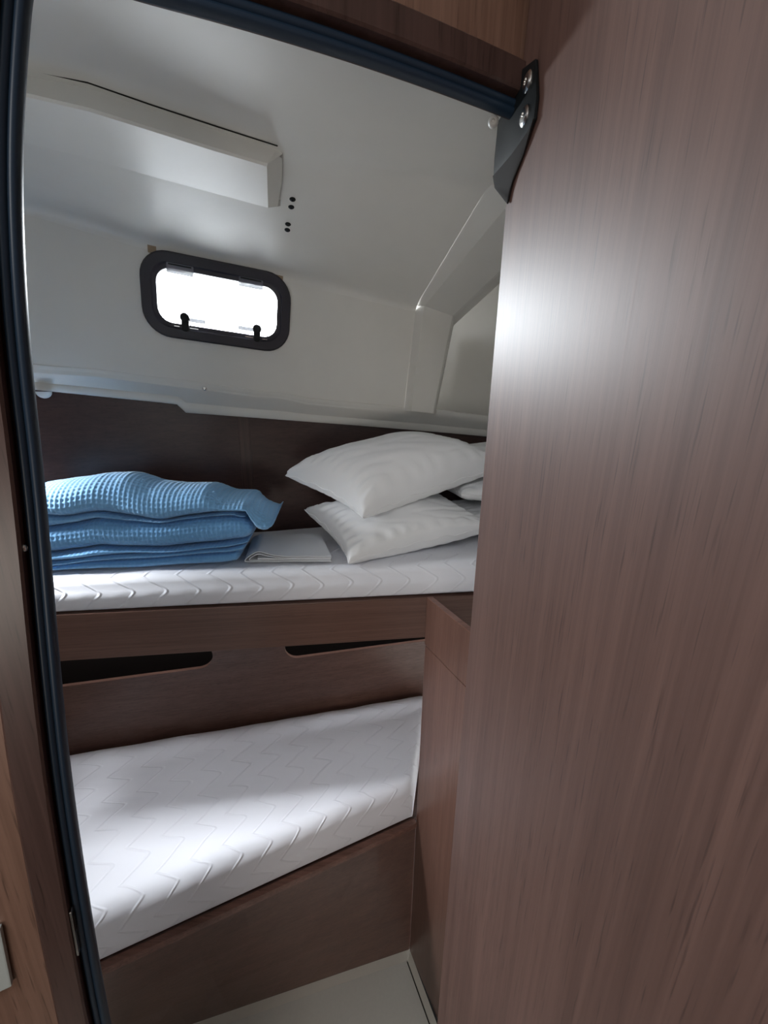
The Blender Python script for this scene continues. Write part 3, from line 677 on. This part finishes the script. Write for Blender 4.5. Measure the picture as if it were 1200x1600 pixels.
def stack_pillow(c, hx, hy, rot, thick, label, seed):
    c = V(c); e1 = V((math.cos(rot), math.sin(rot), 0)); e2 = V((-e1.y, e1.x, 0))
    cs = [c - e1 * hx - e2 * hy, c - e1 * hx + e2 * hy, c + e1 * hx + e2 * hy, c + e1 * hx - e2 * hy]
    o, _ = pillow('pillow', cs, thick, label, seed, ZU + 0.002 if c.z < 1.15 else None, pinch=0.08); seam_of(o, cs, 0.08, seed)
stack_pillow((0.500, 1.43, 1.112), 0.29, 0.140, 0.22, 0.054, 'lowest white pillow of the rear stack, mostly hidden behind the door', 4.1)
stack_pillow((0.490, 1.44, 1.222), 0.29, 0.140, 0.25, 0.052, 'middle white pillow of the rear stack, beside the front pillows', 5.2)
stack_pillow((0.515, 1.44, 1.328), 0.27, 0.13, 0.22, 0.050, 'top white pillow of the rear stack, a corner by the door edge', 6.4)

# ---------------------------------------------------------------- folded blankets
BO_, Be, Bg = (V(P['bl'][k]) for k in ('O', 'e', 'g'))
CV = P['curves']
def slab(zlo, zhi, s0, s1, g0, depth, seed, dome=None, cell=0.0115, amp=0.0016, endr=0.012, sag=0.0, bm=None, nose=None):
    """one folded layer: rounded section swept along the stack, waffle cells pressed in"""
    bm = bm or bmesh.new(); ns = int((s1 - s0) / (cell / 5)); npf = 190; rows = []; meta = []
    for i in range(ns + 1):
        s = s0 + (s1 - s0) * i / ns; lo, hi = zlo(s), zhi(s)
        end = min(s1 - s, s - s0); k = 1.0
        rr = max(endr, 0.004)
        if end < rr: k = math.sqrt(max(0.0, 1 - (1 - end / rr) ** 2)) * 0.96 + 0.04
        mid = (lo + hi) / 2; hh = max(0.002, (hi - lo) / 2) * k
        gg0 = g0 + 0.006 * noise.noise(V((s * 9, seed, 0))) + (1 - k) * 0.02
        M0 = 220; raw = []
        for j in range(M0):
            t = 2 * math.pi * (j + 0.5) / M0
            cx, sx = math.cos(t), math.sin(t)
            x = gg0 + depth / 2 - (depth / 2) * math.copysign(abs(cx) ** 0.45, cx)
            z = mid + hh * math.copysign(abs(sx) ** 0.75, sx)
            if dome and sx > 0: z += dome(s, (x - gg0) / depth) * min(1, sx * 2) * k
            raw.append((x, z))
        raw.append(raw[0]); cum = [0.0]
        for a, b in zip(raw, raw[1:]): cum.append(cum[-1] + math.hypot(b[0] - a[0], b[1] - a[1]))
        row = []; mr = []; q0 = 0; mid_ = cum[M0 // 4]
        for j in range(npf):
            d_ = cum[-1] * j / npf
            while cum[q0 + 1] < d_: q0 += 1
            f_ = (d_ - cum[q0]) / max(1e-9, cum[q0 + 1] - cum[q0])
            x = raw[q0][0] + (raw[q0 + 1][0] - raw[q0][0]) * f_; z = raw[q0][1] + (raw[q0 + 1][1] - raw[q0][1]) * f_
            z += 0.0035 * noise.noise(V((s * 6 + seed, x * 7, z * 9))) * k
            q = BO_ + Be * s + Bg * x; row.append(V((q.x, q.y, z))); mr.append((s, d_))
        rows.append(row); meta.append(mr)
    R = []
    for i, row in enumerate(rows):
        out = []
        for j, p in enumerate(row):
            a = rows[max(0, i - 1)][j]; b = rows[min(ns, i + 1)][j]; c = row[j - 1]; d = row[(j + 1) % npf]
            nn = (b - a).cross(d - c)
            if nn.length > 1e-12: nn.normalize()
            s, per = meta[i][j]
            w = math.sin(math.pi * (s + 0.004 * noise.noise(p * 11)) / cell) ; y = math.sin(math.pi * per / cell)
            hgt = (max(abs(w), abs(y)) ** 3) * -1 + 0.5      # ridges between square pits
            hgt = (1 - abs(w * y)) - 0.5
            out.append(bm.verts.new(p + nn * FLIP * amp * hgt * 2))
        R.append(out)
    for i in range(ns):
        for j in range(npf):
            k = (j + 1) % npf; bm.faces.new((R[i][j], R[i][k], R[i + 1][k], R[i + 1][j]))
    bm.faces.new(R[0][::-1]); bm.faces.new(R[-1])
    return bm
FLIP = 1
cv = lambda key: (lambda s: lerp_list(CV[key], s))
zb0 = lambda s: ZU + 0.0035
S0 = -0.66
def upto(f, m): return lambda s: f(min(s, m))
c0, c1, c2, c3, c4, c5 = (cv(k) for k in ('c0', 'c1', 'c2', 'c3', 'c4', 'c5'))
base_lo = lambda s: max(ZU + 0.003, c0(s) - 0.006)
bm = slab(base_lo, lambda s: c1(s), S0, -0.105, 0.012, 0.225, 1.1, amp=0.0010, endr=0.01)
bm = slab(lambda s: c1(s) + 0.001, lambda s: c2(s), S0, -0.085, 0.004, 0.225, 2.1, amp=0.0010, endr=0.01, bm=bm)
bm = slab(lambda s: c2(s) + 0.001, lambda s: c3(s), S0, -0.075, 0.0, 0.225, 3.1, amp=0.0011, endr=0.012, bm=bm)
bmesh.ops.recalc_face_normals(bm, faces=bm.faces)
o = link('blanket', bm, 'blanket_2', None, True, origin=(-0.7, 1.1, ZU), ang=0)
tag(o, 'lowest blue waffle blanket folded in thin layers on the mattress', 'blanket', 'folded blue blankets')
bm = slab(lambda s: c3(s) + 0.001, lambda s: c4(s) - 0.001, S0, -0.060, -0.006, 0.225, 4.4, amp=0.0014, endr=0.030)
bmesh.ops.recalc_face_normals(bm, faces=bm.faces)
o = link('blanket', bm, 'blanket_2', None, True, origin=(-0.7, 1.1, ZU + 0.06), ang=0)
tag(o, 'middle blue waffle blanket, one thick rounded fold', 'blanket', 'folded blue blankets')
C6 = [p for p in P['c6'] if p[0] < -0.08] + [[-0.083, 1.245], [-0.058, 1.231], [-0.035, 1.217], [-0.018, 1.205], [-0.008, 1.195], [-0.002, 1.186]]
def top_sil(s): return lerp_list(C6, s)
c5s = lambda s: lerp_list([p for p in CV['c5'] if p[0] < -0.06] + [[-0.058, 1.190], [-0.050, 1.175], [-0.042, 1.167], [-0.030, 1.1635], [-0.018, 1.167], [-0.008, 1.174], [-0.002, 1.181]], s)
def front_top(s): return c5s(s) + max(0.012, (top_sil(s) - c5s(s)) * 0.62)
def dome6(s, g):
    g = min(1, max(0, g)); d = top_sil(s) - front_top(s)
    return d * math.sin(math.pi * min(1, g / 1.0) ** 0.8) ** 0.9 if 0 < g < 1 else 0
bm = slab(lambda s: c4(s) + 0.0005, lambda s: min(c5s(s), c5(s)) if s < -0.1 else c4(s) + 0.008, S0, -0.075, 0.0, 0.225, 5.5, amp=0.0012, endr=0.012)
bm = slab(lambda s: c5s(s) + 0.001, lambda s: max(c5s(s) + 0.014, front_top(s)), S0, -0.002, -0.010, 0.225, 6.6, dome=dome6, amp=0.0015, endr=0.024, bm=bm)
bmesh.ops.recalc_face_normals(bm, faces=bm.faces)
o = link('blanket', bm, 'blanket', None, True, origin=(-0.7, 1.1, ZU + 0.14), ang=0)
tag(o, 'topmost light blue waffle blanket with a rumpled dome and rolled right end', 'blanket', 'folded blue blankets')

# ---------------------------------------------------------------- folded white sheet between blankets and pillows
sh = [V(p) for p in P['sheet']]
fl, fr_, br, bl = sh[0], sh[1], sh[2], sh[3]
sb = bmesh.new()
folds = [                                                              # (across, height) of the cloth at the front edge, one strip per fold
    [(1.0, .0015), (0.5, .0015), (0.06, .0015), (-0.02, .002), (-0.03, .008), (0.03, .020), (0.10, .030), (0.15, .034), (0.21, .031), (0.32, .022), (0.50, .018), (0.75, .0185), (1.0, .0185)],
    [(0.99, .0050), (0.5, .0050), (0.10, .0050), (0.03, .0055), (0.02, .010), (0.08, .021), (0.14, .027), (0.20, .023), (0.32, .0165), (0.50, .0135), (1.0, .0140)],
    [(0.995, .0082), (0.5, .0085), (0.20, .0085), (0.12, .0090), (0.13, .0125), (0.25, .0118), (0.50, .0108), (0.99, .0108)]]
for fi, f in enumerate(folds):
    ln_ = chaikin(f); m_ = 20; R = []
    for (u, h) in ln_:
        r = []
        for k in range(m_ + 1):
            v = (k / m_) * (1.0 - 0.01 * fi) + 0.006 * fi
            q = fl.lerp(fr_, u).lerp(bl.lerp(br, u), v); hh = h if h < .012 else .012 + (h - .012) * (1 - 0.35 * v) + 0.004 * v
            r.append(sb.verts.new((q.x, q.y, ZU + 0.0035 + hh + (0.0012 * noise.noise(V((u * 5, v * 4, fi))) if h > .012 else 0))))
        R.append(r)
    fs = []
    for i in range(len(R) - 1):
        for k in range(m_): fs.append(sb.faces.new((R[i][k], R[i + 1][k], R[i + 1][k + 1], R[i][k + 1])))
    bmesh.ops.recalc_face_normals(sb, faces=fs); bmesh.ops.solidify(sb, geom=fs, thickness=0.0018)
bmesh.ops.recalc_face_normals(sb, faces=sb.faces)
o = link('folded_sheet', sb, 'sheet', None, True, origin=(-0.28, 1.14, ZU), ang=50)
tag(o, 'white folded cotton sheet lying between the blue blankets and the pillows', 'sheet')

# ---------------------------------------------------------------- the rest of the boat that shuts out the sky (cabin ends, saloon)
def wallq(name, pts, mat, label):
    c = sum((V(p) for p in pts), V()) / len(pts)
    n = (V(pts[1]) - V(pts[0])).cross(V(pts[2]) - V(pts[0])).normalized()
    tag(link(name, prism(pts, n * 0.02), mat), label, 'wall', kind='structure')
wallq('wall_left', [(-1.36, -0.22, ZF), (-1.36, 1.55, ZF), (-1.36, 1.55, 1.97), (-1.36, -0.22, 1.97)], 'wood_v', 'veneer wall closing the cabin on the left, outside the view')
wallq('wall_right', [(0.92, 0.90, ZF), (0.92, 1.9, ZF), (0.92, 1.9, 2.2), (0.92, 0.90, 2.2)], 'grp', 'white wall closing the cabin on the right, behind the door')
wallq('wall_rear', [(-1.9, -1.7, ZF), (1.3, -1.7, ZF), (1.3, -1.7, 1.98), (-1.9, -1.7, 1.98)], 'wood_v', 'veneer wall of the saloon behind the viewer')
wallq('wall_saloon_left', [(-1.75, -1.75, ZF), (-1.75, -0.2, ZF), (-1.75, -0.2, 1.98), (-1.75, -1.75, 1.98)], 'wood_v', 'veneer wall of the saloon left of the viewer')
wallq('wall_saloon_right', [(1.2, -1.75, ZF), (1.2, 1.1, ZF), (1.2, 1.1, 1.98), (1.2, -1.75, 1.98)], 'wood_v', 'veneer wall of the saloon right of the viewer')
tag(link('ceiling_saloon', prism([(-1.9, -1.75, 1.975), (1.3, -1.75, 1.975), (1.3, 1.15, 1.975), (0.9, 0.88, 1.975), (-1.9, -0.45, 1.975)], V((0, 0, 0.02))), 'grp'), 'white ceiling of the saloon above the viewer', 'ceiling', kind='structure')
